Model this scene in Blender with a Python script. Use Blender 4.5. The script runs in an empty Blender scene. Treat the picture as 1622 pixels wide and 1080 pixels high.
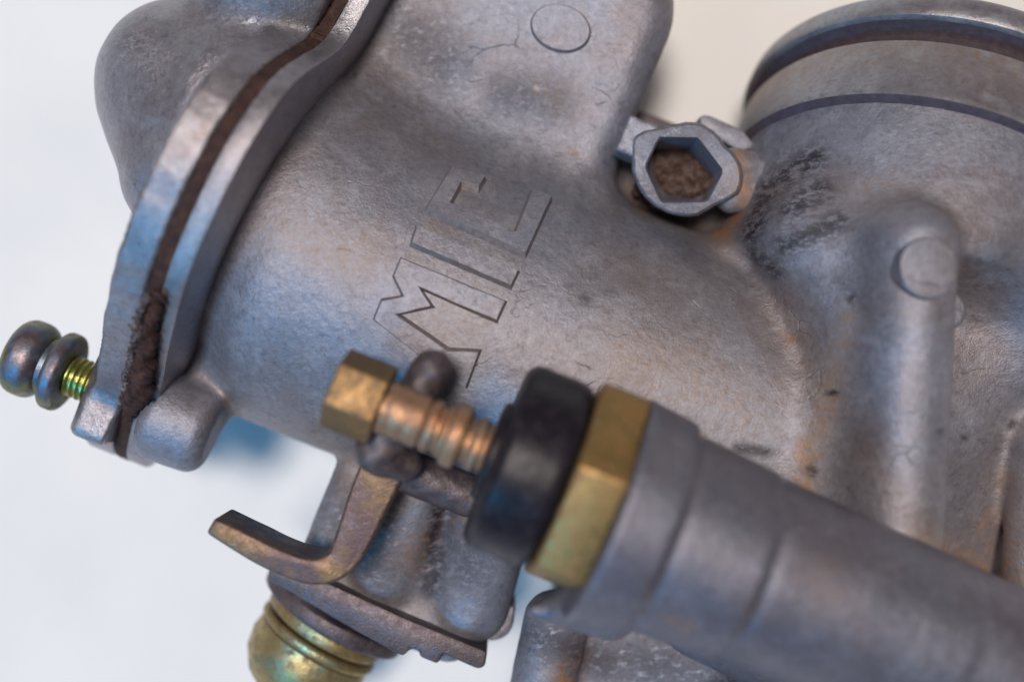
import bpy, bmesh, math, random
import numpy as np
from mathutils import Vector, Matrix, geometry
from mathutils.bvhtree import BVHTree

random.seed(4)
rng = np.random.default_rng(7)
SC = bpy.context.scene
COL = SC.collection

# ------------------------------------------------------------------ frame of reference (millimetres)
# u runs along the barrel, v across it in the table plane, z up.  The sheet of paper lies at z = -14.6.
TH = math.radians(-22)
A = (math.cos(TH), math.sin(TH)); B = (-math.sin(TH), math.cos(TH))
MM = 0.001
DZ = 14.6
DC = 95.0          # camera height above z = 0
K = 0.05           # mm per photo pixel at z = 0

def W(u, v, z):
    return Vector(((u*A[0]+v*B[0])*MM, (u*A[1]+v*B[1])*MM, (z+DZ)*MM))
def W3(P):
    P = np.asarray(P, float)
    return np.stack([(P[:, 0]*A[0]+P[:, 1]*B[0])*MM, (P[:, 0]*A[1]+P[:, 1]*B[1])*MM, (P[:, 2]+DZ)*MM], 1)
def q(px, py):
    x = (px-811)*K; y = (540-py)*K
    return x*A[0]+y*A[1], x*B[0]+y*B[1]
def at(px, py, z):                      # point at height z seen at this place of the photograph
    u, v = q(px, py); s = (DC-z)/DC
    return (u*s, v*s, z)
def to_px(P):
    s = DC/(DC-P[:, 2]); u = P[:, 0]*s; v = P[:, 1]*s
    return 811+(u*A[0]+v*B[0])/K, 540-(u*A[1]+v*B[1])/K

# ------------------------------------------------------------------ camera
cd = bpy.data.cameras.new('camera'); cam = bpy.data.objects.new('camera', cd); COL.objects.link(cam)
cam.location = (0, 0, (DC+DZ)*MM)
cd.sensor_width = 36; cd.lens = 36*DC/(1622*K)
cd.clip_start = 0.002; cd.clip_end = 5
cd.dof.use_dof = True; cd.dof.focus_distance = (DC-10.5)*MM; cd.dof.aperture_fstop = 13; cd.dof.aperture_blades = 0
SC.camera = cam

# ------------------------------------------------------------------ light
wd = bpy.data.worlds.new('World'); SC.world = wd; wd.use_nodes = True
bg = wd.node_tree.nodes['Background']; bg.inputs[0].default_value = (0.63, 0.58, 0.62, 1); bg.inputs[1].default_value = 0.18
def area(name, frm, aim, size, sizey, power, col):
    l = bpy.data.lights.new(name, 'AREA'); l.shape = 'RECTANGLE'; l.size = size; l.size_y = sizey; l.energy = power; l.color = col
    o = bpy.data.objects.new(name, l); COL.objects.link(o); o.location = frm
    o.rotation_euler = (Vector(aim)-Vector(frm)).to_track_quat('-Z', 'Y').to_euler()
    return o
area('window_lamp', (-0.09, 0.10, 1.0), (0, 0, 0.02), 0.19, 0.17, 9.0, (1.0, 0.895, 0.81))
area('sky_lamp', (-0.50, -0.50, 0.64), (-0.015, 0.0, 0.02), 0.16, 0.28, 3.4, (0.02, 0.48, 1.0))
SC.view_settings.view_transform = 'Standard'; SC.view_settings.look = 'None'
SC.view_settings.exposure = -0.10; SC.view_settings.gamma = 1.0
SC.cycles.use_denoising = True
SC.cycles.max_bounces = 6

# ------------------------------------------------------------------ materials
class NT:
    def __init__(s, name):
        s.m = bpy.data.materials.new(name); s.m.use_nodes = True; s.t = s.m.node_tree
        s.b = s.t.nodes['Principled BSDF']
        tc = s.n('ShaderNodeTexCoord'); mp = s.n('ShaderNodeMapping'); mp.inputs['Scale'].default_value = (1000,)*3
        s.l(tc.outputs['Object'], mp.inputs[0]); s.co = mp.outputs[0]
    def n(s, t, **k):
        x = s.t.nodes.new(t)
        for a, b in k.items(): setattr(x, a, b)
        return x
    def l(s, a, b): s.t.links.new(a, b)
    def noise(s, scale, detail=4, rough=.55, co=None, dist=0.0):
        x = s.n('ShaderNodeTexNoise'); x.inputs['Scale'].default_value = scale; x.inputs['Detail'].default_value = detail
        x.inputs['Roughness'].default_value = rough; x.inputs['Distortion'].default_value = dist
        s.l(co or s.co, x.inputs['Vector']); return x.outputs[0]
    def ramp(s, f, stops):
        x = s.n('ShaderNodeValToRGB'); e = x.color_ramp.elements
        while len(e) < len(stops): e.new(.5)
        for i, (p, c) in enumerate(stops):
            e[i].position = p; e[i].color = c if len(c) == 4 else (*c, 1)
        s.l(f, x.inputs[0]); return x.outputs[0]
    def mapr(s, f, a, b, c, d):
        x = s.n('ShaderNodeMapRange'); s.l(f, x.inputs[0])
        for i, v in enumerate((a, b, c, d)): x.inputs[i+1].default_value = v
        return x.outputs[0]
    def mix(s, f, a, b, mode='MIX'):
        x = s.n('ShaderNodeMix', data_type='RGBA', blend_type=mode)
        if isinstance(f, (int, float)): x.inputs[0].default_value = f
        else: s.l(f, x.inputs[0])
        for i, v in ((6, a), (7, b)):
            if isinstance(v, tuple): x.inputs[i].default_value = (*v, 1) if len(v) == 3 else v
            else: s.l(v, x.inputs[i])
        return x.outputs[2]
    def math(s, op, a, b=0.0):
        x = s.n('ShaderNodeMath', operation=op)
        for i, v in enumerate((a, b)):
            if isinstance(v, (int, float)): x.inputs[i].default_value = v
            else: s.l(v, x.inputs[i])
        return x.outputs[0]
    def attr(s, name):
        x = s.n('ShaderNodeAttribute', attribute_name=name); return x.outputs['Fac']
    def bump(s, h, dist, strength=1.0, prev=None):
        x = s.n('ShaderNodeBump'); x.inputs['Distance'].default_value = dist*MM; x.inputs['Strength'].default_value = strength
        s.l(h, x.inputs['Height'])
        if prev is not None: s.l(prev, x.inputs['Normal'])
        return x.outputs[0]
    def out(s, col=None, rough=None, metal=None, normal=None):
        for v, k in ((col, 'Base Color'), (rough, 'Roughness'), (metal, 'Metallic'), (normal, 'Normal')):
            if v is None: continue
            if isinstance(v, (int, float)): s.b.inputs[k].default_value = v
            elif isinstance(v, tuple): s.b.inputs[k].default_value = (*v, 1)
            else: s.l(v, s.b.inputs[k])
        return s.m

def cast_material(name, ca=(.29, .305, .37), cb=(.285, .258, .275), cc=(.42, .43, .49), cracks=.55, pits=.65, metal=.60, rough=(.43, .57)):
    t = NT(name)
    big = t.noise(.11, 3, .5); mid = t.noise(.42, 6, .65, dist=.4); fine = t.noise(4.5, 4, .6); spk = t.noise(1.7, 5, .7)
    c = t.mix(t.mapr(big, .38, .62, 0, 1), ca, cb)
    c = t.mix(t.mapr(mid, .47, .72, 0, .75), c, cc)
    c = t.mix(t.mapr(spk, .53, .70, 0, .50), c, (.13, .105, .125))
    g3 = t.noise(2.6, 5, .7); c = t.mix(t.mapr(g3, .40, .60, .22, 0), c, (.10, .085, .11))
    g4 = t.noise(.22, 4, .6, dist=.8); c = t.mix(t.mapr(g4, .52, .68, 0, .32), c, (.20, .165, .165))
    c = t.mix(t.mapr(spk, .29, .44, .35, 0), c, (.38, .38, .42))
    # dirt attributes of the casting, one of them with painted shade
    tn = t.attr('tan'); rs = t.attr('rust'); so = t.attr('soot_and_shade')
    f = t.math('MULTIPLY', tn, t.mapr(spk, .35, .6, .05, .75)); c = t.mix(f, c, (.36, .25, .17))
    n2 = t.noise(1.3, 6, .7)
    f = t.math('MULTIPLY', rs, 1.2); f = t.math('MULTIPLY', f, t.mapr(n2, .40, .60, .05, 1.0)); f = t.math('MINIMUM', f, 1.0)
    c = t.mix(f, c, t.ramp(n2, [(.4, (.20, .08, .04)), (.65, (.38, .20, .08))]))
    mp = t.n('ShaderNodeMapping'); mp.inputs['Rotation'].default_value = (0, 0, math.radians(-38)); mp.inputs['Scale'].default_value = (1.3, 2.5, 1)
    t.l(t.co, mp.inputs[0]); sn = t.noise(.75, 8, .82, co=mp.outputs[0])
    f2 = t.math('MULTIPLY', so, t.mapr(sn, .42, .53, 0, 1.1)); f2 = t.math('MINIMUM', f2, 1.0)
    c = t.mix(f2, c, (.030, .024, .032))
    # cracks in the skin of the casting
    mp2 = t.n('ShaderNodeMapping'); mp2.inputs['Rotation'].default_value = (0, 0, math.radians(-50)); mp2.inputs['Scale'].default_value = (.16, .40, .3)
    t.l(t.co, mp2.inputs[0])
    ad = t.n('ShaderNodeVectorMath', operation='ADD')
    nz = t.n('ShaderNodeTexNoise'); nz.inputs['Scale'].default_value = .55; nz.inputs['Detail'].default_value = 5; t.l(t.co, nz.inputs[0])
    t.l(mp2.outputs[0], ad.inputs[0]); sc_ = t.n('ShaderNodeVectorMath', operation='SCALE'); sc_.inputs['Scale'].default_value = .45; t.l(nz.outputs['Color'], sc_.inputs[0]); t.l(sc_.outputs[0], ad.inputs[1])
    vo = t.n('ShaderNodeTexVoronoi', feature='DISTANCE_TO_EDGE'); vo.inputs['Scale'].default_value = 1.0; t.l(ad.outputs[0], vo.inputs['Vector'])
    line = t.mapr(vo.outputs['Distance'], 0, .022, 1, 0)
    gate = t.mapr(t.noise(.21, 3, .6), .56, .66, 0, 1)
    ck = t.math('MULTIPLY', t.math('MULTIPLY', line, gate), cracks)
    c = t.mix(t.math('MULTIPLY', ck, .45), c, (.10, .08, .10))
    # relief
    nrm = t.bump(t.noise(7.0, 4, .7), .045*pits)
    nrm = t.bump(g3, .07*pits, prev=nrm)
    nrm = t.bump(spk, .09*pits, prev=nrm)
    mp3 = t.n('ShaderNodeMapping'); mp3.inputs['Rotation'].default_value = (0, 0, math.radians(-45)); mp3.inputs['Scale'].default_value = (1.2, 3.0, 1.5)
    t.l(t.co, mp3.inputs[0])
    nrm = t.bump(t.mapr(t.noise(.9, 5, .62, co=mp3.outputs[0]), .30, .42, 0, 1), .012*pits, prev=nrm)
    nrm = t.bump(mid, .05*pits, prev=nrm)
    nrm = t.bump(ck, -.06, prev=nrm)
    nrm = t.bump(f2, -.03, prev=nrm)
    r = t.mapr(mid, .3, .7, rough[0], rough[1])
    dirt = t.math('MINIMUM', t.math('ADD', t.math('ADD', f, f2), t.math('MULTIPLY', tn, .5)), 1.0)
    me = t.math('MULTIPLY', t.math('SUBTRACT', 1.0, t.math('MULTIPLY', dirt, .85)), metal)
    return t.out(c, r, me, nrm)

def plated(name, stops, rough=.3, metal=.9, nscale=.35, bump=.03, dirt=(.10, .065, .05), dirtamt=.6):
    t = NT(name)
    lw = t.n('ShaderNodeLayerWeight'); lw.inputs[0].default_value = .5
    f = t.math('ADD', t.math('MULTIPLY', lw.outputs['Facing'], .35), t.math('MULTIPLY', t.noise(nscale, 3, .5), .9))
    c = t.ramp(f, stops)
    g = t.noise(1.5, 6, .7)
    gf = t.mapr(g, .48, .66, 0, dirtamt); c = t.mix(gf, c, dirt)
    nrm = t.bump(g, bump); nrm = t.bump(t.noise(6, 3, .6), bump*.4, prev=nrm)
    return t.out(c, t.mapr(g, .35, .65, rough, rough+.25), t.math('MULTIPLY', t.math('SUBTRACT', 1.0, gf), metal), nrm)

M = {}
M['cast'] = cast_material('cast_metal')
M['cover'] = cast_material('cover_cast_metal', ca=(.37, .37, .41), cb=(.33, .30, .33), cc=(.47, .47, .50), cracks=.2, pits=.7, metal=.78, rough=(.26, .40))
M['rim'] = cast_material('machined_rim_metal', ca=(.37, .375, .40), cb=(.31, .28, .30), cc=(.47, .48, .49), cracks=0, pits=.35, metal=.7, rough=(.34, .48))
M['worn'] = cast_material('worn_raised_metal', ca=(.31, .325, .40), cb=(.30, .28, .315), cc=(.43, .44, .49), cracks=0, pits=.65, metal=.58, rough=(.44, .57))
M['tube'] = cast_material('tube_cast_metal', ca=(.20, .205, .25), cb=(.18, .165, .20), cc=(.27, .27, .31), cracks=0, pits=.6, metal=.6, rough=(.36, .50))
M['brass'] = plated('brass', [(.25, (.46, .25, .09)), (.45, (.46, .27, .10)), (.55, (.38, .25, .095)), (.75, (.28, .19, .08))], .36, .85, .3, .04, (.16, .09, .06), .55)
M['brass_head'] = plated('tarnished_brass_head', [(.25, (.33, .19, .085)), (.5, (.30, .19, .09)), (.75, (.19, .13, .07))], .36, .85, .3, .05, (.10, .06, .045), .7)
M['copper'] = plated('worn_copper_thread', [(.3, (.50, .24, .12)), (.6, (.42, .28, .18)), (.8, (.28, .22, .20))], .35, .8, .5, .05, (.12, .08, .07), .6)
M['chromate'] = plated('iridescent_zinc_plate', [(.25, (.40, .38, .24)), (.40, (.26, .38, .30)), (.50, (.42, .34, .17)), (.64, (.46, .33, .14)), (.8, (.16, .12, .11))], .32, .88, .22, .05, (.07, .045, .035), .85)
M['screw'] = plated('screw_zinc_plate', [(.25, (.22, .19, .19)), (.42, (.22, .18, .20)), (.55, (.16, .20, .28)), (.68, (.26, .26, .14)), (.85, (.16, .13, .15))], .36, .9, .5, .03, (.14, .10, .10), .35)
M['thread'] = plated('yellow_zinc_thread', [(.3, (.50, .48, .14)), (.5, (.36, .42, .16)), (.75, (.42, .34, .10))], .22, .95, .8, .02, (.20, .16, .04), .3)
M['steel'] = plated('dull_dirty_steel', [(.3, (.12, .11, .13)), (.55, (.16, .13, .14)), (.8, (.09, .075, .09))], .38, .8, .3, .06, (.13, .08, .06), .55)
M['lever'] = plated('oxidised_lever_steel', [(.25, (.13, .10, .105)), (.45, (.12, .085, .09)), (.6, (.24, .16, .085)), (.75, (.11, .09, .11))], .36, .8, .28, .05, (.22, .13, .08), .5)
def simple(name, col, rough, metal=0, bs=0.03, ns=2.0):
    t = NT(name); g = t.noise(ns, 5, .65)
    c = t.mix(t.mapr(g, .35, .7, 0, 1), col, tuple(x*.6 for x in col))
    return t.out(c, rough, metal, t.bump(g, bs))
def dust_rubber():
    t = NT('dusty_black_rubber'); g = t.noise(1.6, 6, .7); h = t.noise(.25, 3, .5)
    c = t.mix(t.mapr(g, .50, .72, 0, .45), (.010, .008, .014), (.05, .040, .048))
    c = t.mix(t.mapr(h, .5, .7, 0, .35), c, (.028, .022, .028))
    return t.out(c, t.mapr(g, .4, .65, .28, .55), 0, t.bump(g, .04))
M['rubber'] = dust_rubber()
M['rubber'].node_tree.nodes['Principled BSDF'].inputs['Specular IOR Level'].default_value = .32
M['edge_dirt'] = simple('grime_in_the_edges', (.27, .235, .24), .65, .2, .05, 2.4)
M['groove_dark'] = simple('dark_purple_rim_groove', (.085, .065, .085), .7, .1, .06, 1.6)
M['dark'] = simple('dark_dirty_recess', (.045, .032, .030), .8, 0, .1, 1.5)
def gasket_mat():
    t = NT('brown_gasket_paper'); g = t.noise(1.1, 6, .75); h = t.noise(6, 4, .7)
    c = t.ramp(g, [(.30, (.012, .005, .005)), (.5, (.042, .015, .012)), (.68, (.085, .040, .027))])
    c = t.mix(t.mapr(h, .62, .76, 0, .5), c, (.12, .09, .085))
    nrm = t.bump(g, .15); nrm = t.bump(h, .08, prev=nrm)
    return t.out(c, .72, 0, nrm)
M['gasket'] = gasket_mat()
def crumb_mat():
    t = NT('torn_gasket_edge'); g = t.noise(2.5, 6, .75)
    c = t.ramp(g, [(.42, (.05, .03, .035)), (.52, (.17, .14, .15)), (.66, (.40, .36, .36))])
    return t.out(c, .6, .2, t.bump(g, .3))
M['crumb'] = crumb_mat()
def rusty_mat():
    t = NT('rusty_socket_bottom'); g = t.noise(1.2, 6, .75)
    c = t.ramp(g, [(.34, (.025, .017, .015)), (.48, (.09, .05, .033)), (.58, (.17, .12, .11)), (.72, (.08, .045, .03))])
    return t.out(c, .7, .15, t.bump(g, .35))
M['rusty'] = rusty_mat()
def paper_mat():
    t = NT('white_paper'); g = t.noise(.06, 3, .5); h = t.noise(2.2, 5, .6)
    c = t.mix(t.mapr(g, .35, .65, 0, 1), (.80, .80, .80), (.86, .85, .84))
    return t.out(c, .8, 0, t.bump(h, .03))
M['paper'] = paper_mat()

# ------------------------------------------------------------------ objects
ROOT = bpy.data.objects.new('carburettor', None); COL.objects.link(ROOT)
ROOT['label'] = 'grey cast metal carburettor with brass cable adjuster lying on a white sheet'
ROOT['category'] = 'carburettor'

def finish(me, mat, smooth=True, angle=35):
    me.materials.append(mat)
    if smooth:
        for p in me.polygons: p.use_smooth = True
        if angle is not None: me.set_sharp_from_angle(angle=math.radians(angle))
def obj(name, verts, faces, mat, parent=ROOT, smooth=True, angle=35, world=False):
    me = bpy.data.meshes.new(name)
    V = np.asarray(verts, float)
    if not world: V = W3(V)
    me.from_pydata(V.tolist(), [], [tuple(f) for f in faces]); me.validate(); me.update()
    bm = bmesh.new(); bm.from_mesh(me); bmesh.ops.recalc_face_normals(bm, faces=bm.faces); bm.to_mesh(me); bm.free()
    finish(me, mat, smooth, angle)
    o = bpy.data.objects.new(name, me); COL.objects.link(o); o.parent = parent
    return o
def obj_bm(name, bm, mat, parent=ROOT, bevel=0, seg=2, angle=35, sharp=30):
    bmesh.ops.recalc_face_normals(bm, faces=bm.faces)
    if bevel:
        ed = [e for e in bm.edges if len(e.link_faces) == 2 and e.calc_face_angle(0) > math.radians(sharp)]
        bmesh.ops.bevel(bm, geom=ed, offset=bevel, segments=seg, affect='EDGES', profile=.5, clamp_overlap=True)
    for v in bm.verts: v.co = W(*v.co)
    me = bpy.data.meshes.new(name); bm.to_mesh(me); bm.free()
    bm2 = bmesh.new(); bm2.from_mesh(me); bmesh.ops.recalc_face_normals(bm2, faces=bm2.faces); bm2.to_mesh(me); bm2.free()
    finish(me, mat, True, angle)
    o = bpy.data.objects.new(name, me); COL.objects.link(o); o.parent = parent
    return o
def basis(d):
    d = Vector(d).normalized(); h = Vector((0, 0, 1)) if abs(d.z) < .9 else Vector((1, 0, 0))
    e = d.cross(h).normalized(); return d, e, e.cross(d).normalized()
def lathe(name, O, d, prof, mat, n=96, parent=ROOT, wob=0.0, phase=0.0, angle=35, helix=0.0, cap=True):
    # prof: list of (distance along axis, radius)
    d, e, f = basis(d); O = Vector(O); V = []; F = []
    for i, (s, r) in enumerate(prof):
        for j in range(n):
            t = 2*math.pi*j/n+phase
            rr = r*(1+wob*math.sin(3*t+i*.7)+wob*.6*math.sin(7*t+i))
            p = O+d*(s+helix*j/n)+(e*math.cos(t)+f*math.sin(t))*rr
            V.append(tuple(p))
    m = len(prof)
    for i in range(m-1):
        for j in range(n):
            F.append((i*n+j, i*n+(j+1) % n, (i+1)*n+(j+1) % n, (i+1)*n+j))
    if cap:
        F.append(tuple(range(n))); F.append(tuple((m-1)*n+j for j in range(n)))
    return obj(name, V, F, mat, parent, True, angle)
def rounded(s0, s1, r, b, k=5, r0=None):
    # profile of a disc with rounded rims
    P = []
    for i in range(k+1):
        a = math.pi/2*i/k; P.append((s0+b-b*math.cos(a), r-b+b*math.sin(a)))
    for i in range(k+1):
        a = math.pi/2*i/k; P.append((s1-b+b*math.sin(a), r-b+b*math.cos(a)))
    return P
def crom(P, n=6, closed=False):
    P = np.asarray(P, float); out = []; N = len(P)
    rngi = range(N) if closed else range(N-1)
    for i in rngi:
        p0 = P[(i-1) % N] if closed or i > 0 else P[0]; p1 = P[i]; p2 = P[(i+1) % N]
        p3 = P[(i+2) % N] if closed or i+2 < N else P[-1]
        for k in range(n):
            t = k/n
            out.append(.5*((2*p1)+(-p0+p2)*t+(2*p0-5*p1+4*p2-p3)*t*t+(-p0+3*p1-3*p2+p3)*t**3))
    if not closed: out.append(P[-1])
    return np.array(out)

# ------------------------------------------------------------------ signed distance modelling of the castings
def smin(a, b, k):
    h = np.clip(.5+.5*(b-a)/k, 0, 1); return b*(1-h)+a*h-k*h*(1-h)
def smax(a, b, k): return -smin(-a, -b, k)
def s_box(P, c, h, r):
    d = np.abs(P-np.array(c, np.float32))-(np.array(h, np.float32)-r)
    return np.sqrt((np.maximum(d, 0)**2).sum(-1))+np.minimum(d.max(-1), 0)-r
def s_cap(P, a, b, ra, rb=None):
    rb = ra if rb is None else rb
    a = np.array(a, np.float32); b = np.array(b, np.float32); ba = b-a
    h = np.clip(((P-a)@ba)/(ba@ba), 0, 1)
    return np.sqrt(((P-a-h[..., None]*ba)**2).sum(-1))-(ra+(rb-ra)*h)
def s_cyl(P, a, b, ra, rb=None, r=.5):
    rb = ra if rb is None else rb
    a = np.array(a, np.float32); b = np.array(b, np.float32); ba = b-a; L = float(np.sqrt(ba@ba)); ba = ba/L
    t = (P-a)@ba; rad = np.sqrt(np.maximum(((P-a-t[..., None]*ba)**2).sum(-1), 0))
    dx = rad-(ra+(rb-ra)*np.clip(t/L, 0, 1))+r; dy = np.abs(t-L/2)-L/2+r
    return np.sqrt(np.maximum(dx, 0)**2+np.maximum(dy, 0)**2)+np.minimum(np.maximum(dx, dy), 0)-r
def s_ell(P, c, rad):
    c = np.array(c, np.float32); rad = np.array(rad, np.float32); k = np.sqrt((((P-c)/rad)**2).sum(-1))
    return (k-1)*rad.min()
def surface_nets(f, lo, hi, h):
    lo = np.array(lo, np.float32); hi = np.array(hi, np.float32); n = np.ceil((hi-lo)/h).astype(int)+1
    ax = [lo[i]+h*np.arange(n[i], dtype=np.float32) for i in range(3)]
    D = np.empty(n, np.float32)
    YZ = np.stack(np.meshgrid(ax[1], ax[2], indexing='ij'), -1)
    for i0 in range(0, n[0], 16):
        i1 = min(i0+16, n[0]); P = np.empty((i1-i0, n[1], n[2], 3), np.float32)
        P[..., 0] = ax[0][i0:i1, None, None]; P[..., 1:] = YZ[None]
        D[i0:i1] = f(P)
    S = D < 0
    c = S[:-1, :-1, :-1].astype(np.int8)
    cnt = sum(S[a:n[0]-1+a, b:n[1]-1+b, d:n[2]-1+d].astype(np.int8) for a in (0, 1) for b in (0, 1) for d in (0, 1))
    act = (cnt > 0) & (cnt < 8); idx = -np.ones(act.shape, np.int64); I = np.argwhere(act); idx[act] = np.arange(len(I))
    acc = np.zeros((len(I), 3)); num = np.zeros(len(I))
    cor = [(a, b, d) for a in (0, 1) for b in (0, 1) for d in (0, 1)]
    for p in cor:
        for x in range(3):
            if p[x]: continue
            r = list(p); r[x] = 1
            d0 = D[I[:, 0]+p[0], I[:, 1]+p[1], I[:, 2]+p[2]]; d1 = D[I[:, 0]+r[0], I[:, 1]+r[1], I[:, 2]+r[2]]
            m = (d0 < 0) != (d1 < 0); t = np.where(m, d0/np.where(m, d0-d1, 1), 0)
            pos = np.tile(np.array(p, float), (len(I), 1)); pos[:, x] += t
            acc[m] += pos[m]; num[m] += 1
    V = lo+h*(I+acc/num[:, None])
    F = []
    for x in range(3):
        y, z = (x+1) % 3, (x+2) % 3
        sl0 = [slice(1, -1)]*3; sl1 = [slice(1, -1)]*3; sl0[x] = slice(0, -1); sl1[x] = slice(1, None)
        a = S[tuple(sl0)]; b = S[tuple(sl1)]; E_ = np.argwhere(a != b)
        if not len(E_): continue
        flip = a[tuple(E_.T)]
        off = np.array([1, 1, 1]); off[x] = 0; E_ = E_+off
        def g(dy, dz):
            Q = E_.copy(); Q[:, y] -= dy; Q[:, z] -= dz; return idx[Q[:, 0], Q[:, 1], Q[:, 2]]
        qd = np.stack([g(1, 1), g(0, 1), g(0, 0), g(1, 0)], 1)
        qd[~flip] = qd[~flip][:, ::-1]; F.append(qd)
    F = np.concatenate(F); F = F[(F >= 0).all(1)]
    V = V.astype(np.float32)
    for _ in range(3):      # pull the vertices onto the surface
        e = .06; d = f(V); g = np.stack([f(V+np.eye(3, dtype=np.float32)[i]*e)-f(V-np.eye(3, dtype=np.float32)[i]*e) for i in range(3)], 1)/(2*e)
        gn = (g**2).sum(1); V = V-np.clip(d/np.maximum(gn, .2), -.3, .3)[:, None]*g*.8
    return V, F
def sdf_obj(name, f, lo, hi, h, mat, stains=None, parent=ROOT):
    V, F = surface_nets(f, lo, hi, h)
    me = bpy.data.meshes.new(name); Wd = W3(V)
    me.vertices.add(len(V)); me.vertices.foreach_set('co', Wd.astype(np.float32).ravel())
    me.loops.add(len(F)*4); me.loops.foreach_set('vertex_index', F.astype(np.int32).ravel())
    me.polygons.add(len(F)); me.polygons.foreach_set('loop_start', np.arange(0, len(F)*4, 4, dtype=np.int32))
    me.update(calc_edges=True); me.validate()
    if stains: stain(me, V, stains)
    finish(me, mat, True, None)
    o = bpy.data.objects.new(name, me); COL.objects.link(o); o.parent = parent
    return o, V, F, Wd
def stain(me, V, stains):
    px, py = to_px(np.asarray(V, float))
    for nm in ('tan', 'rust', 'soot_and_shade'):
        a = me.attributes.new(nm, 'FLOAT', 'POINT'); val = np.zeros(len(V))
        for s in stains.get(nm, []):
            # (x0,y0,x1,y1,radius,amount): dirt and painted shade lying along a short line on the surface
            x0, y0, x1, y1, r, amt = s
            dx, dy = x1-x0, y1-y0; L = dx*dx+dy*dy+1e-6
            t = np.clip(((px-x0)*dx+(py-y0)*dy)/L, 0, 1); d2 = (px-x0-t*dx)**2+(py-y0-t*dy)**2
            val = np.maximum(val, amt*np.exp(-d2/(r*r)))
        a.data.foreach_set('value', val.astype(np.float32))

STAINS = {
 'tan': [(1345, 500, 1275, 780, 22, .9), (430, 375, 560, 400, 45, .5), (1040, 330, 1150, 390, 18, .7), (1180, 250, 1150, 400, 16, .8),
         (430, 690, 490, 715, 12, .9), (1000, 560, 1180, 640, 80, .45), (1230, 120, 1500, 70, 16, .5), (560, 760, 700, 930, 60, .4),
         (1480, 880, 1600, 930, 40, .9), (1590, 760, 1600, 900, 30, .7), (860, 140, 880, 160, 22, .7), (1000, 450, 1260, 560, 60, .15),
         (1370, 300, 1420, 290, 26, .5), (960, 640, 1100, 700, 40, .5), (740, 480, 700, 540, 50, .3)],
 'rust': [(1172, 235, 1165, 260, 12, 1.), (1140, 370, 1170, 340, 14, 1.), (1000, 300, 1020, 335, 10, .8), (1270, 700, 1275, 790, 14, .55),
          (1470, 880, 1560, 920, 26, .8), (1560, 830, 1590, 900, 20, .6), (670, 870, 710, 800, 16, .8), (1243, 536, 1256, 540, 5, .9),
          (907, 238, 912, 245, 5, .8), (1250, 95, 1285, 85, 8, .6), (700, 780, 740, 830, 22, .7), (640, 860, 660, 900, 14, .5), (905, 1040, 890, 1080, 22, .9),
          (1605, 960, 1622, 975, 12, .9)],
 'soot_and_shade': [(1000, 1050, 1180, 1075, 60, .6), (560, 790, 520, 880, 40, .55), (610, 800, 600, 900, 45, .6), (700, 800, 680, 930, 24, 1.), (760, 860, 740, 900, 50, .6), (1290, 250, 1215, 300, 26, 1.), (1215, 300, 1190, 370, 22, 1.), (1250, 330, 1300, 300, 28, .9), (1240, 390, 1330, 350, 24, .85),  # shade under the tube painted over real grime; lower bosses darkened overall
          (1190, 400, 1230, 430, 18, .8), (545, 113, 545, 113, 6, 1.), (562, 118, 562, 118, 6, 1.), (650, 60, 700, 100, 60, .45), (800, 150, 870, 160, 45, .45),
          (1345, 478, 1352, 470, 8, .9), (1310, 622, 1325, 622, 6, 1.), (1284, 742, 1288, 748, 10, .9), (1488, 682, 1490, 685, 7, .8), (1527, 695, 1530, 692, 7, .9), (1600, 675, 1606, 670, 7, .9),
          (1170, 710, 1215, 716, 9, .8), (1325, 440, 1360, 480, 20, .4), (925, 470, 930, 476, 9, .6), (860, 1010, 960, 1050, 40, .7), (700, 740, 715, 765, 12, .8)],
}

# --- the flange outline: solved on its real plane u = UG from where its edge is seen
UG = -21.7
CT = .12          # the flange is set slightly askew: u grows with v
edge_px = [(199, 715), (203, 690), (211, 662), (221, 630), (230, 590), (237, 550), (243, 500), (256, 450), (275, 398), (303, 335), (331, 271), (358, 223), (390, 171), (422, 127), (450, 101),
           (478, 87), (502, 78), (518, 60), (534, 32), (552, 0), (575, -45), (598, -92)]
OUT = []
for px, py in edge_px:
    u, v = q(px, py); s = UG/(u-CT*v); OUT.append((v*s, DC*(1-s)))
for _ in range(2):
    Z = [o[1] for o in OUT]
    OUT = [OUT[0]]+[(OUT[i][0], .25*Z[i-1]+.5*Z[i]+.25*Z[i+1]) for i in range(1, len(OUT)-1)]+[OUT[-1]]
OUTL = [tuple(p) for p in OUT]
print('outline', [(round(a, 1), round(b, 1)) for a, b in OUTL])
front = crom(OUTL, 5)
v0, z0 = OUTL[0]; v1, z1 = OUTL[-1]
back = crom([(v0, z0), (v0-.9, z0-1.8), (v0-1.1, z0-4.5), (v0+.4, z0-7.5), (v0+2.5, -6), (v0+4, -12), (-7, -14.0), (3, -14.3), (11, -14.1), (17, -12.5), (v1-1, -9), (v1+1, -4), (v1+.6, 3), (v1, z1)], 5)
flange = np.vstack([front, back[::-1][1:-1]])
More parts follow.
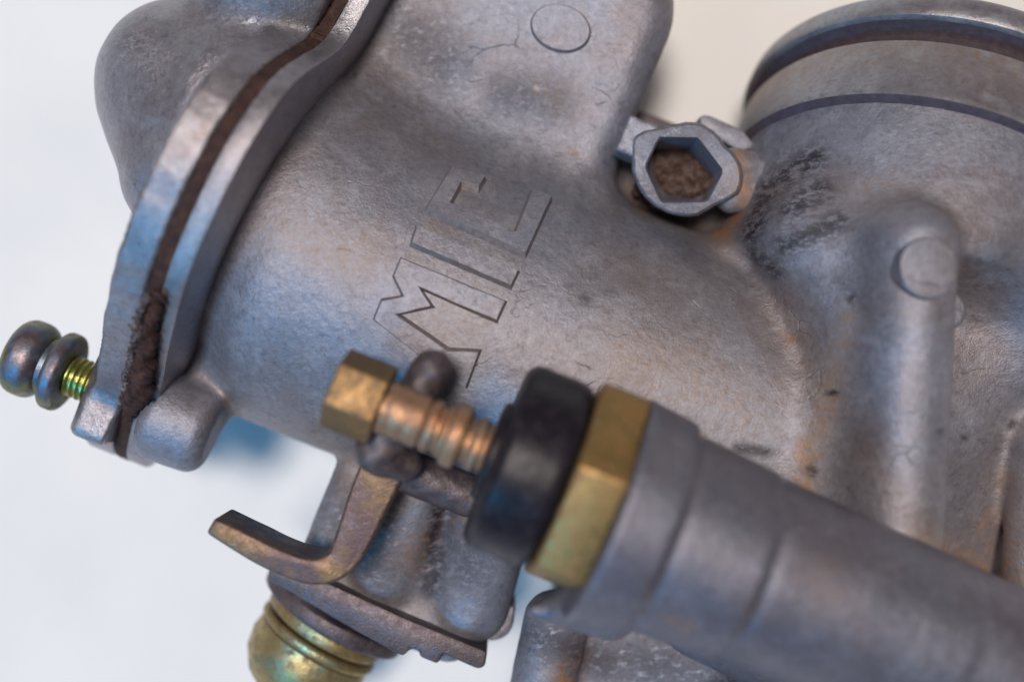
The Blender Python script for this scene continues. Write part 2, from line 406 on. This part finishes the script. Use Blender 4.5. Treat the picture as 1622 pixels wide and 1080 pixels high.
# orientation-independent plate from an outline in (v, z)
def plate(name, outline, ua, ub, mat, bevel=.2, parent=ROOT, shrink=0.0, rag=0.0, ragb=0.0, seg=2):
    O = np.asarray(outline, float)
    if shrink:
        c = O.mean(0); d = O-c; O = c+d*(1-shrink/np.maximum(np.linalg.norm(d, axis=1, keepdims=True), 1))
    bm = bmesh.new(); a = []; b = []
    for i, (v, z) in enumerate(O):
        ra = rag*(rng.random()-.5)*2; a.append(bm.verts.new((ua+CT*v+ra, v, z)))
        b.append(bm.verts.new((ub+CT*v+ragb*(rng.random()-.5)*2, v, z)))
    n = len(a); bm.faces.new(a); bm.faces.new(b[::-1])
    for i in range(n): bm.faces.new((a[i], a[(i+1) % n], b[(i+1) % n], b[i]))
    return obj_bm(name, bm, mat, parent, bevel, seg, 35, 50)

# ------------------------------------------------------------------ body casting
SP_O = np.array([25.9, 19.6, .6]); SP_D = np.array([0, .928, -.371])
def sp(s): return tuple(SP_O+SP_D*s)
rib_a = at(1447, 390, 16.4); rib_b = at(1417, 930, 15.6)
def body_f(P):
    P = P.astype(np.float32)
    barrel = s_cyl(P, (-20.5, 0, 0), (25.5, 0, 0), 13.6, 13.2, r=4.0)
    barrel = smin(barrel, s_cap(P, (-24, 3.2, 0), (-14, 1.0, 0), 13.4, 12.6), 1.5)
    # flat-faced chamber
    Q = P.copy(); Q[..., 2] = P[..., 2]-.03*(P[..., 1]-13)-.03*(P[..., 0]+12)
    c2 = np.maximum(np.abs(Q[..., 0]+9.2)-5.6, 0)**2+np.maximum(np.abs(Q[..., 1]-18.2)-7.6, 0)**2
    c2 = np.sqrt(c2)-6.0+2.6; c3 = np.abs(Q[..., 2]+4.2)-9.5+2.6
    cham = np.sqrt(np.maximum(c2, 0)**2+np.maximum(c3, 0)**2)+np.minimum(np.maximum(c2, c3), 0)-2.6
    d = smin(barrel, cham, 3.2)
    # strap and webs behind the socket
    web = s_box(P, (7, 13.5, -4), (9, 5.5, 4), 1.2); d = smin(d, web, 1.5)
    # neck of the inlet, and body under it
    neck = s_cyl(P, sp(-9), sp(3.2), 13.6, 15.3, r=.4)
    main = s_cyl(P, (36, 14, -1.5), (36, -30, -1.5), 14.2, 14.2, r=5)
    low = s_box(P, (33, -9, -2), (8.5, 20, 14.2), 4)
    lm = smin(main, low, 3.0); pp = at(1490, 560, 13.0); nn_ = np.array([.46, -.08, .884], np.float32)
    lm = smax(lm, (P-np.array(pp, np.float32))@nn_, 2.0)
    right = smin(neck, lm, 5.0)
    hol = s_ell(P, at(1610, 590, 17.0), (6.0, 7.5, 6.5)); right = smax(right, -hol, 3)
    rib = s_cap(P, rib_a, rib_b, 2.8, 2.85); skirt = s_cap(P, at(1405, 400, 12), at(1372, 900, 12), 4.4, 4.4)
    right = smin(right, smin(rib, skirt, 1.9), .7)
    rib2 = s_cap(P, at(1650, 700, 8.6), at(1632, 960, 8.6), 2.0, 2.2); right = smin(right, rib2, 1.4)
    # hollow right of the rib
    d = smin(d, right, 2.6)
    d = smin(d, s_cap(P, at(1290, 395, 10.5), at(1335, 480, 10.2), 3.4), 3.0)
    # screw boss on the flange
    boss = s_cyl(P, (-23, -14.8, 6.4), (-17.8, -14.8, 6.2), 3.4, 3.2, r=1.3)
    arm = s_cap(P, (-20.0, -12.5, 4), (-18.5, -4, 5), 2.4)
    d = smin(d, smin(boss, arm, 1.0), 1.0)
    # lower bosses that carry the lever and the idle screw
    post = s_box(P, (-1.5, -16.5, 1.5), (7.4, 8.0, 4.2), 2.0)
    b1 = s_cap(P, at(655, 780, 5.5), at(610, 905, 4.5), 2.6); b2 = s_cap(P, at(785, 800, 6.0), at(745, 955, 4.0), 3.0)
    low2 = smin(smin(post, b1, .8), b2, .7); d = smin(d, low2, .9)
    # part of the body that shows under the tube
    st = s_box(P, (19.5, -27, -2), (8.5, 12, 7.5), 2.2); st2 = s_cap(P, at(880, 985, 6.5), at(850, 1130, 6.0), 2.4); d = smin(d, smin(st, st2, .9), 1.5)
    # gentle unevenness of the casting
    x, y, z = P[..., 0], P[..., 1], P[..., 2]
    d = d+.02*np.sin(x*.9+1.3*np.sin(y*.7))*np.sin(y*1.1+z*.6)+.012*np.sin(x*2.3+y*1.7+z)*np.sin(y*2.9-x*.8)
    return d
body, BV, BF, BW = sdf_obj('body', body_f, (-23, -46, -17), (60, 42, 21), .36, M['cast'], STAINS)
bvh = BVHTree.FromPolygons([tuple(p) for p in BW.astype(float)], BF.tolist())
EYE = Vector((0, 0, (DC+DZ)*MM))
def hit(px, py):
    P = W(*at(px, py, 0)); r = bvh.ray_cast(EYE, (P-EYE).normalized())
    return r[0], r[1]

bf = plate('flange', flange, UG, -20.3, M['cover'], .12)
# gasket and cover plate
def jitter(outline, a):
    O = np.asarray(outline, float); n = len(O); c = O.mean(0); d = O-c; d /= np.linalg.norm(d, axis=1, keepdims=True)
    w = a*(.6*np.sin(np.arange(n)*1.7)+.8*(rng.random(n)-.5)); return O+d*w[:, None]
gk = plate('gasket', jitter(crom(flange[::2], 3, True), .10), -22.62, UG-.004, M['gasket'], 0, shrink=.05, rag=.10, ragb=.04)

# torn swollen lower part of the gasket
def torn_f(P):
    d = None
    for i in range(len(torn)-1):
        s = s_cap(P, torn[i][:3], torn[i+1][:3], torn[i][3], torn[i+1][3]); d = s if d is None else smin(d, s, .3)
    x, y, z = P[..., 0], P[..., 1], P[..., 2]
    return d+.16*np.sin(x*5+y*3.1)*np.sin(y*4.3+z*2)+.10*np.sin(x*11+z*7)*np.sin(y*9.1+x*3)
def on_edge(px, py, du=0., dz=0.):
    u, v = q(px, py); uu = -21.9+du; s = uu/u; return (uu, v*s, DC*(1-s)+dz)
def tornpath(pts):
    return [(*at(x, y, z), r) for x, y, z, r in pts]
zz = lambda i: OUTL[i][1]
torn = tornpath([(252, 470, zz(7), .35), (236, 520, zz(6)-.1, .55), (228, 570, zz(5)-.1, .75), (222, 615, zz(4)-.15, .85), (208, 655, zz(2)-.1, .75), (197, 690, zz(1), .5), (194, 712, zz(0)-.2, .3)])
sdf_obj('torn_gasket_strip', torn_f, (-27, -19, 8), (-18, 1, 23), .14, M['gasket'], parent=gk)
torn = tornpath([(232, 470, zz(7)+.1, .2), (216, 520, zz(6)+.2, .28), (207, 570, zz(5)+.2, .22), (199, 610, zz(3)+.2, .30), (191, 655, zz(2)+.1, .22)])
sdf_obj('flaking_edge', torn_f, (-27, -19, 8), (-18, 1, 23), .12, M['crumb'], parent=gk)

# cover casting
cz = np.array(flange)
def in_plate(P, outline, ua, ub, r):
    P = P.copy(); P[..., 0] -= CT*P[..., 1]
    # distance to an extruded polygon
    O = np.asarray(outline, np.float32); X = P[..., 1].ravel(); Y = P[..., 2].ravel()
    best = np.full(X.shape, 1e9, np.float32); ins = np.zeros(X.shape, bool); n = len(O)
    for i in range(n):
        a = O[i]; b = O[(i+1) % n]; e = b-a; wx = X-a[0]; wy = Y-a[1]
        t = np.clip((wx*e[0]+wy*e[1])/(e@e+1e-9), 0, 1); best = np.minimum(best, (wx-e[0]*t)**2+(wy-e[1]*t)**2)
        c = ((a[1] > Y) != (b[1] > Y)) & (X < (b[0]-a[0])*(Y-a[1])/(b[1]-a[1]+1e-9)+a[0]); ins ^= c
    d2 = np.sqrt(best); d2[ins] *= -1; d2 = d2.reshape(P.shape[:-1])+r
    du = np.abs(P[..., 0]-(ua+ub)/2)-abs(ub-ua)/2+r
    return np.sqrt(np.maximum(d2, 0)**2+np.maximum(du, 0)**2)+np.minimum(np.maximum(d2, du), 0)-r
OUTC = flange[::4]
def cover_f(P):
    P = P.astype(np.float32)
    pl = in_plate(P, OUTC, -25.2, -22.66, .2)
    lug = s_box(P, (-25.9, -15.1, 3.2), (1.75, 3.3, 4.8), .8); pl = smin(pl, lug, .6)
    c1 = s_cap(P, (-29.6, 8.6, 6.5), (-26.6, 2.2, 7.5), 5.5, 4.6); c1 = smin(c1, s_cap(P, (-29.5, 8, 4), (-24, 8, 6), 6.5, 8.5), 3)
    c2 = s_cap(P, at(430, -40, 9), at(345, -10, 0), 5.4, 4.5); c2 = smin(c2, s_cap(P, at(500, -30, 8), at(560, -160, 7), 5.5), 2)
    c3 = s_cyl(P, (-29, -2, -5), (-24, -2, -5), 10, 13, r=3)
    dm = smin(smin(c1, c2, 1.6), c3, 3)
    d = smin(pl, dm, .5)
    d = np.maximum(d, P[..., 0]-CT*P[..., 1]+22.66)
    x, y, z = P[..., 0], P[..., 1], P[..., 2]
    return d+.04*np.sin(x*.9+1.3*np.sin(y*.8))*np.sin(y*1.1+z*.6)
sdf_obj('cover', cover_f, (-39, -21, -16), (-17.0, 33, 25), .32, M['cover'],
        {'soot_and_shade': [(340, 10, 420, 40, 50, .45), (200, 70, 230, 60, 30, .4)], 'tan': [(240, 240, 330, 200, 30, .3)]})

# ------------------------------------------------------------------ lettering and marks cast on the body
def inset_poly(P, d):
    P = np.asarray(P, float); n = len(P); area2 = sum(P[i][0]*P[(i+1) % n][1]-P[(i+1) % n][0]*P[i][1] for i in range(n))
    sg = 1 if area2 > 0 else -1; R = []
    for i in range(n):
        a, b, c = P[i-1], P[i], P[(i+1) % n]
        e1 = (b-a)/np.linalg.norm(b-a); e2 = (c-b)/np.linalg.norm(c-b)
        n1 = sg*np.array([-e1[1], e1[0]]); n2 = sg*np.array([-e2[1], e2[0]]); m = n1+n2; m /= np.linalg.norm(m)
        R.append(b+m*d/max(.35, m@n1))
    return np.array(R)
def resample(P, step):
    O = []
    n = len(P)
    for i in range(n):
        a = np.array(P[i], float); b = np.array(P[(i+1) % n], float); k = max(1, int(np.linalg.norm(b-a)/step))
        for j in range(k): O.append(a+(b-a)*j/k)
    return O
def emboss(name, poly, h, mat, parent, bevel_px=3.0, step=7, tilt=None):
    top = inset_poly(poly, bevel_px)
    rt = []; rb = []; n = len(poly)
    for i in range(n):
        a, b = np.array(poly[i], float), np.array(poly[(i+1) % n], float); ta, tb = top[i], top[(i+1) % n]
        k = max(1, int(np.linalg.norm(b-a)/step))
        for j in range(k):
            rb.append(a+(b-a)*j/k); rt.append(ta+(tb-ta)*j/k)
    m = len(rt); T = [Vector(p) for p in rt]
    arr = np.array(rt); x0, y0 = arr.min(0); x1, y1 = arr.max(0); pts = list(T)
    def inside(x, y):
        c = False
        for i in range(m):
            xa, ya = rt[i]; xb, yb = rt[(i+1) % m]
            if (ya > y) != (yb > y) and x < (xb-xa)*(y-ya)/(yb-ya)+xa: c = not c
        return c
    for x in np.arange(x0, x1, step):
        for y in np.arange(y0, y1, step):
            if inside(x, y) and min((x-p[0])**2+(y-p[1])**2 for p in rt) > 9: pts.append(Vector((x, y)))
    r = geometry.delaunay_2d_cdt(pts, [(i, (i+1) % m) for i in range(m)], [], 1, 1e-4)
    V = []
    for p in r[0]:
        hp, nn = hit(p[0], p[1]); V.append(hp+nn*(h*MM)+Vector((0, 0, rng.normal()*.000008)))
    vmap = {}
    for i, orig in enumerate(r[3]):
        for o in orig:
            if o < m: vmap[o] = i
    base = len(V)
    for p in rb:
        hp, nn = hit(p[0], p[1]); V.append(hp-nn*(.10*MM))
    F = [tuple(f) for f in r[2]]
    for i in range(m):
        j = (i+1) % m; F.append((vmap[i], vmap[j], base+j, base+i))
    F.append(tuple(base+i for i in range(m)))
    o = obj(name, [tuple(v) for v in V], F, mat, parent, True, 28, world=True)
    o.data.materials.append(M['edge_dirt'])
    for p in o.data.polygons[len(r[2]):]: p.material_index = 1
    return o
LC = [(711, 267), (668, 338), (833, 412), (876, 318), (838, 303), (812, 368), (717, 326), (731, 301), (758, 308), (772, 286)]
LI = [(657, 357), (647, 391), (810, 461), (825, 430)]
LM = [(634, 406), (805, 477), (788, 514), (673, 463), (691, 488), (639, 499), (712, 549), (765, 552), (741, 616), (716, 604), (589, 506), (603, 472), (634, 467), (620, 438)]
for L_ in (LM, LI, LC): emboss('embossed_letter', L_, .58, M['worn'], body, 5.0)
emboss('round_casting_mark', [(885+49*math.cos(t)+3, 46+40*math.sin(t+.15)) for t in np.linspace(0, 2*math.pi, 30)[:-1]], .45, M['cast'], body, 4, 8)

# ------------------------------------------------------------------ inlet rim and band (turned)
prof = [(3.0, 14.0), (3.1, 15.0), (3.35, 15.3), (3.8, 15.35), (7.5, 15.1), (7.9, 14.9), (8.0, 14.3), (9.3, 14.2), (9.5, 14.5), (9.6, 15.6), (9.75, 15.95), (10.1, 16.1), (11.3, 16.0), (11.8, 15.7), (12.0, 15.1), (12.05, 13.0), (4.0, 12.6)]
prof = [(0.6, 14.1), (.75, 15.2), (1.0, 15.6), (1.4, 15.65), (6.0, 15.35), (6.3, 15.0), (6.4, 14.2), (7.6, 14.1), (7.8, 14.4), (7.9, 15.4), (8.05, 15.75), (8.4, 15.9), (9.6, 15.8), (10.1, 15.5), (10.3, 14.9), (10.35, 13.0), (2.0, 12.6)]
rim = lathe('inlet_rim', SP_O, SP_D, prof, M['rim'], 160, wob=.0015)
rv = np.array([tuple(v.co) for v in rim.data.vertices])/MM
rv = np.stack([rv[:, 0]*A[0]+rv[:, 1]*A[1], rv[:, 0]*B[0]+rv[:, 1]*B[1], rv[:, 2]-DZ], 1)
stain(rim.data, rv, {})
sx = (rv-SP_O)@SP_D; rx = np.linalg.norm(rv-SP_O-sx[:, None]*SP_D, axis=1)
rim.data.materials.append(M['groove_dark'])  # dark purple on the groove and on the band and lip walls
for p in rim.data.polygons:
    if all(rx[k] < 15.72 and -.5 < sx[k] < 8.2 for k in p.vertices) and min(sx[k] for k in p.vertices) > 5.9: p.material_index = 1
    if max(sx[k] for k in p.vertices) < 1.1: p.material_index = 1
rim.data.attributes['tan'].data.foreach_set('value', (np.exp(-((sx-6.2)/.5)**2)*.8).astype(np.float32))

# ------------------------------------------------------------------ socket boss with hex recess (axis towards the viewer)
zc = 8.0
def ring_pts(pxs, z): return [at(x, y, z) for x, y in pxs]
cxp, cyp = 1084, 268
outer = []
for i in range(48):
    t = 2*math.pi*i/48; r = 78+2*math.sin(5*t+1)
    x, y = cxp+r*math.cos(t)*1.0, cyp+r*math.sin(t)*.97
    outer.append([x, y])
# wings
for p in outer:
    dx, dy = p[0]-cxp, p[1]-cyp; ang = math.degrees(math.atan2(dy, dx))
    if -160 < ang < -125 or ang > 172 or ang < -165: p[0] = min(p[0], cxp-84)+0; 
    if -20 < ang < 38: p[0] = cxp+93-(ang-9)**2*.006
ov_ = np.array(outer)
for _ in range(3): ov_ = .25*np.roll(ov_, 1, 0)+.5*ov_+.25*np.roll(ov_, -1, 0)
outer = (ov_+rng.normal(0, .6, ov_.shape)).tolist()
hexp = [(1045, 219), (1105, 220), (1144, 271), (1119, 318), (1049, 320), (1023, 264)]
def hexr(n):
    # hex outline resampled by angle so that it bridges with the outer ring
    R = []
    for i in range(n):
        t = 2*math.pi*i/n; d = (math.cos(t), math.sin(t)); best = None
        for k in range(6):
            a = hexp[k]; b = hexp[(k+1) % 6]; ex, ey = b[0]-a[0], b[1]-a[1]; den = d[0]*ey-d[1]*ex
            if abs(den) < 1e-9: continue
            s = ((a[0]-cxp)*ey-(a[1]-cyp)*ex)/den; w = ((a[0]-cxp)*d[1]-(a[1]-cyp)*d[0])/den
            if s > 0 and -1e-6 <= w <= 1+1e-6: best = s
        R.append((cxp+d[0]*best, cyp+d[1]*best))
    return R
hx = hexr(48)
def scl(P, f): return [(cxp+(x-cxp)*f, cyp+(y-cyp)*f) for x, y in P]
rings = [ring_pts(scl(outer, .55), -2), ring_pts(scl(outer, .60), 3.0), ring_pts(scl(outer, .90), 4.6), ring_pts(scl(outer, .99), 5.2), ring_pts(scl(outer, 1.0), 7.4), ring_pts(scl(outer, .97), 7.85), ring_pts(scl(outer, .93), 8.0),
         ring_pts(scl(hx, 1.05), 8.0), ring_pts(scl(hx, 1.0), 7.8), [(p[0], p[1], 1.8) for p in ring_pts(hx, 7.8)]]
V = [p for r in rings for p in r]; F = []
for i in range(len(rings)-1):
    for j in range(48): F.append((i*48+j, i*48+(j+1) % 48, (i+1)*48+(j+1) % 48, (i+1)*48+j))
hb = obj('hex_socket_boss', V, F, M['cast'], angle=30)
stain(hb.data, np.array([tuple(p) for p in V]), {'rust': [(1175, 240, 1180, 330, 12, .7)], 'tan': [(1165, 300, 1180, 320, 20, .6)], 'soot_and_shade': [(1040, 200, 1130, 205, 60, .35), (1020, 320, 1130, 330, 50, .4)]})
# rusty bottom: lumpy disc
def lump_f(P):
    d = s_box(P, (*at(cxp, cyp, 5.4)[:2], 1.6), (2.8, 2.8, .9), .3)
    l = s_ell(P, at(1098, 285, 2.9), (1.6, 1.5, 1.2)); l2 = s_ell(P, at(1062, 292, 2.6), (1.0, 1.3, 1.0))
    x, y = P[..., 0], P[..., 1]
    return smin(smin(d, l, .5), l2, .3)+.10*np.sin(x*4+y)*np.sin(y*5)+.05*np.sin(x*9)*np.sin(y*11+x)
sdf_obj('rusty_socket_floor', lump_f, (2, 10, 0.0), (13, 22, 6.5), .16, M['rusty'], parent=hb)
# webs left and right of the boss and the flange strap behind it
def web_f(P):
    a = s_box(P, (*at(1008, 222, 6.8)[:2], 6.1), (1.2, 1.4, 1.6), .25)
    b = s_cap(P, at(1160, 262, 5.9), at(1200, 270, 5.2), 1.3); c = s_cap(P, at(1158, 312, 5.6), at(1198, 310, 5.0), 1.2)
    return smin(a, smin(b, c, 1.0), .3)+.04*np.sin(P[..., 0]*4)*np.sin(P[..., 1]*5)
o_, v_, f_, w_ = sdf_obj('boss_web', web_f, (1, 8, 2), (18, 22, 10), .2, M['cast'], {'rust': [(1172, 235, 1165, 262, 14, .9), (1180, 300, 1185, 330, 14, .8)], 'tan': [(1180, 260, 1180, 330, 16, .8)]}, parent=hb)
def block(name, pts, za, zb, mat, bevel=.15, parent=ROOT, seg=2):
    bm = bmesh.new(); t = [bm.verts.new(at(x, y, zb)) for x, y in pts]
    d = [bm.verts.new((v.co.x, v.co.y, za)) for v in t]; n = len(t); bm.faces.new(t); bm.faces.new(d[::-1])
    for i in range(n): bm.faces.new((t[i], t[(i+1) % n], d[(i+1) % n], d[i]))
    return obj_bm(name, bm, mat, parent, bevel, seg)
block('mounting_strap', [(985, 160), (1010, 172), (1112, 212), (1112, 330), (960, 320)], -6, -2.0, M['steel'], .3)
block('rim_lug', [(1108, 183), (1122, 181), (1178, 206), (1200, 235), (1170, 240), (1108, 202)], 0.5, 3.4, M['cast'], .3)

# ------------------------------------------------------------------ plug on the rib
hp_, hn_ = hit(1468, 425)
_x = hp_/MM; pc = Vector((_x.x*A[0]+_x.y*A[1], _x.x*B[0]+_x.y*B[1], _x.z-DZ+.05)); pn = Vector((.10, .05, 1)).normalized()
lathe('core_plug', pc-pn*1.2, pn, rounded(0, 1.55, 1.95, .2), M['cast'], 40, wob=.02)
lathe('rib_pin', Vector(at(1493, 492, 13.0)), Vector((0.1, .1, 1)), rounded(-3, 1.0, 1.35, .4), M['cast'], 32)

# ------------------------------------------------------------------ tube of the cable fitting (nearest to the camera)
TZ = 20.0; TV = -7.45
tp = [(9.0, 5.0), (9.05, 7.15), (9.3, 7.45), (12.1, 7.2), (12.9, 6.95), (13.15, 6.45), (13.45, 6.35), (18.0, 6.15), (18.8, 6.0), (19.05, 5.72), (19.4, 5.7), (26, 5.45), (34, 5.35), (44, 5.3), (60, 5.3), (60.1, 3)]
def tube_f(P):
    d = s_cyl(P, (9.3, TV, TZ), (13.0, TV, TZ), 7.35, 6.95, r=.3)
    d = smin(d, s_cyl(P, (12, TV, TZ), (18.9, TV-.1, TZ), 6.5, 6.1, r=.5), .12)
    d = smin(d, s_cyl(P, (17, TV, TZ), (32, TV-.25, TZ-.7), 5.95, 5.45, r=.4), .12)
    d = smin(d, s_cyl(P, (28, TV-.2, TZ-.6), (60, TV-1.0, TZ-2.5), 5.55, 5.4, r=.4), .3)
    rad = np.sqrt((P[..., 1]-TV)**2+(P[..., 2]-TZ)**2)
    for ug, rg in ((13.15, 6.75), (19.0, 6.1)): d = smax(d, -(np.sqrt((P[..., 0]-ug)**2+(rad-rg)**2)-.42), .2)
    # saddle joining the tube to the body and the wing below the collar
    sad = s_box(P, (36, -9.5, 9.0), (18, 2.5, 6.5), 2.0); d = smin(d, sad, 2.0)
    wing = s_cap(P, at(848, 966, 17.5), at(960, 958, 17), .55, 2.3); d = smin(d, wing, 1.5)
    lowr = s_cap(P, (20, -13.0, 9), (52, -15.0, 7), 3.2, 3.6); d = smin(d, lowr, 2.5)
    x, y, z = P[..., 0], P[..., 1], P[..., 2]
    return d+.012*np.sin(x*.8+y)*np.sin(y*1.2+z)
sdf_obj('fitting_tube', tube_f, (4, -24, 3), (61, 4, 29), .36, M['tube'], {'tan': [(960, 690, 900, 900, 20, .3), (1300, 900, 1320, 940, 40, .35)], 'rust': [(1060, 985, 1090, 995, 14, .4)]})

# ------------------------------------------------------------------ cable adjuster: nut, rubber, threaded barrel, brass head
ax = (1, 0, 0); AV = -6.8
def adj(name, prof, mat, n=96, **k): return lathe(name, (0, AV, TZ), ax, prof, mat, n, **k)
def hexprism(name, u0, u1, R, ph, mat, bevel=.25, v=AV, z=TZ):
    bm = bmesh.new(); a = []; b = []
    for i in range(6):
        t = math.radians(ph+60*i); a.append(bm.verts.new((u0, v+R*math.cos(t), z+R*math.sin(t)))); b.append(bm.verts.new((u1, v+R*math.cos(t), z+R*math.sin(t))))
    bm.faces.new(a); bm.faces.new(b[::-1])
    for i in range(6): bm.faces.new((a[i], a[(i+1) % 6], b[(i+1) % 6], b[i]))
    return obj_bm(name, bm, mat, ROOT, bevel, 3)
hexprism('brass_nut', 6.15, 9.35, 6.9, 76, M['brass'], .28)
adj('rubber_sleeve', rounded(1.6, 6.05, 6.05, .9, 7), M['rubber'], 128)
adj('rubber_shoulder', rounded(1.1, 1.9, 3.2, .35, 5), M['rubber'], 96, parent=bpy.data.objects['rubber_sleeve'])
tprof = []
u = -6.2
while u < 1.0:
    tprof += [(u, 1.68), (u+.2, 1.74), (u+.75, 1.75), (u+.95, 1.68)] if u < -3.6 else [(u, 1.48), (u+.2, 1.72), (u+.65, 1.74), (u+.85, 1.48)]; u += 1.02
adj('threaded_adjuster', [(-6.3, 1.3)]+tprof+[(1.5, 1.4)], M['copper'], 64, helix=.0, angle=50)
adj('adjuster_collar', rounded(-1.6, -.5, 2.1, .3, 4), M['copper'], 64, parent=bpy.data.objects['threaded_adjuster'])
hexprism('brass_head', -9.25, -5.95, 2.65, 51, M['brass_head'], .18)
# pin with rounded ends behind the thread
pa = at(684, 586, 18.6); pb = at(598, 716, 17.6)
def pin_f(P):
    d = s_cap(P, pa, pb, 1.3, 1.35); x, y = P[..., 0], P[..., 1]; return smin(d, s_cap(P, pb, at(640, 735, 16.5), 1.35, 1.2), .5)+.06*np.sin(x*3)*np.sin(y*3.7)
sdf_obj('clip_pin', pin_f, (-12, -15, 14), (0, 3, 22), .16, M['steel'])

# ------------------------------------------------------------------ lever bracket (flat bar bent in a J)
def bar(name, path, ws, za, zb, mat, bevel=.35, parent=ROOT, nsub=6):
    P = crom(path, nsub); L = []; R = []; wsi = np.interp(np.linspace(0, 1, len(P)), np.linspace(0, 1, len(ws)), ws)
    for i in range(len(P)):
        a = P[max(0, i-1)]; b = P[min(len(P)-1, i+1)]; d = (b-a)/np.linalg.norm(b-a); nrm = np.array([-d[1], d[0]])
        w = wsi[i]; L.append(tuple(P[i]+nrm*w/2)); R.append(tuple(P[i]-nrm*w/2))
    return block(name, L+R[::-1], za, zb, mat, bevel, parent, 3)
bar('lever', [(333, 832), (385, 861), (440, 889), (495, 906), (535, 893), (558, 855), (580, 800), (600, 755), (622, 708), (640, 660)], [28, 38, 40, 46, 58, 68, 72, 72], 10.0, 14.8, M['lever'], .55)
def hub_f(P):
    d = s_cap(P, at(625, 738, 13), at(745, 785, 12), 1.5, 1.5);
    x, y = P[..., 0], P[..., 1]; return d+.03*np.sin(x*4+y)*np.sin(y*5)
sdf_obj('lever_hub', hub_f, (-12, -20, 4), (3, -4, 16), .18, M['steel'])

# ------------------------------------------------------------------ idle bolt with washers at the bottom
BO = Vector((*at(541, 950, 0.0)[:2], -.2)); bd = Vector((-.17, -1, 0)).normalized()
lathe('flat_washer', BO+bd*.2, bd, [(0, 1.5)]+rounded(0, 1.3, 6.1, .3, 3)+[(1.25, 1.5)], M['steel'], 96, wob=.004)
lathe('spring_washer', BO+bd*1.6, bd, [(0, 1.5)]+rounded(0, 1.2, 5.0, .4, 4)+[(1.2, 1.5)], M['chromate'], 80)
lathe('bolt_head', BO+bd*2.95, bd, [(0, 2.0)]+rounded(0, .9, 5.0, .4, 4)+[(1.0, 4.75), (2.2, 4.9), (3.6, 4.6), (5.0, 3.7), (5.9, 2.4), (6.2, .4)], M['chromate'], 96)
bm_pts = [(425, 900), (480, 905), (640, 978), (772, 1032), (768, 1056), (757, 1060), (702, 1036), (693, 1052), (664, 1040), (664, 1030), (650, 1028), (638, 1040), (560, 998), (425, 918)]
block('stop_plate', bm_pts, 0.0, 7.4, M['steel'], .3)
block('boss_end_cap', [(786, 968), (818, 955), (812, 998), (797, 1014), (768, 1018)], -1, 4.2, M['cast'], .5)
lathe('lockwire_stub', Vector(at(838, 1020, 6.5)), Vector((-.25, .95, .1)), rounded(-1, 1.7, .22, .1, 3), M['copper'], 16)

# ------------------------------------------------------------------ cover screw
SV, SZ = -14.6, 6.0
def scr(name, prof, mat, parent=ROOT, **k): return lathe(name, (0, SV, SZ), (-1, 0, 0), prof, mat, 96, parent=parent, **k)
hd = scr('cover_screw', rounded(31.2, 34.0, 2.9, 1.15, 7), M['screw'])
scr('neck', [(30.6, 1.0), (30.65, 2.0), (31.3, 2.1), (31.4, 1.0)], M['screw'], hd)
scr('washer', [(29.4, 1.2)]+rounded(29.45, 30.7, 3.0, .42, 5)+[(30.7, 1.2)], M['screw'], hd)
tps = [(25.2, 1.2)]; s_ = 25.9
while s_ < 29.5: tps += [(s_, 1.28), (s_+.14, 1.55), (s_+.26, 1.55), (s_+.4, 1.28)]; s_ += .45
scr('screw_thread', tps, M['thread'], hd, angle=60)

# ------------------------------------------------------------------ the sheet it lies on
bm = bmesh.new()
N = 40
for i in range(N+1):
    for j in range(N+1):
        x = -.45+.9*i/N; y = -.35+.7*j/N
        bm.verts.new((x, y, .00012*math.sin(x*31+1.3)*math.sin(y*27)-.0002))
bm.verts.ensure_lookup_table()
for i in range(N):
    for j in range(N):
        k = i*(N+1)+j; bm.faces.new([bm.verts[k], bm.verts[k+N+1], bm.verts[k+N+2], bm.verts[k+1]])
me = bpy.data.meshes.new('tabletop'); bm.to_mesh(me); bm.free(); finish(me, M['paper'], True, None)
o = bpy.data.objects.new('tabletop', me); COL.objects.link(o); o['kind'] = 'structure'
o['label'] = 'plain white matt surface under the carburettor'
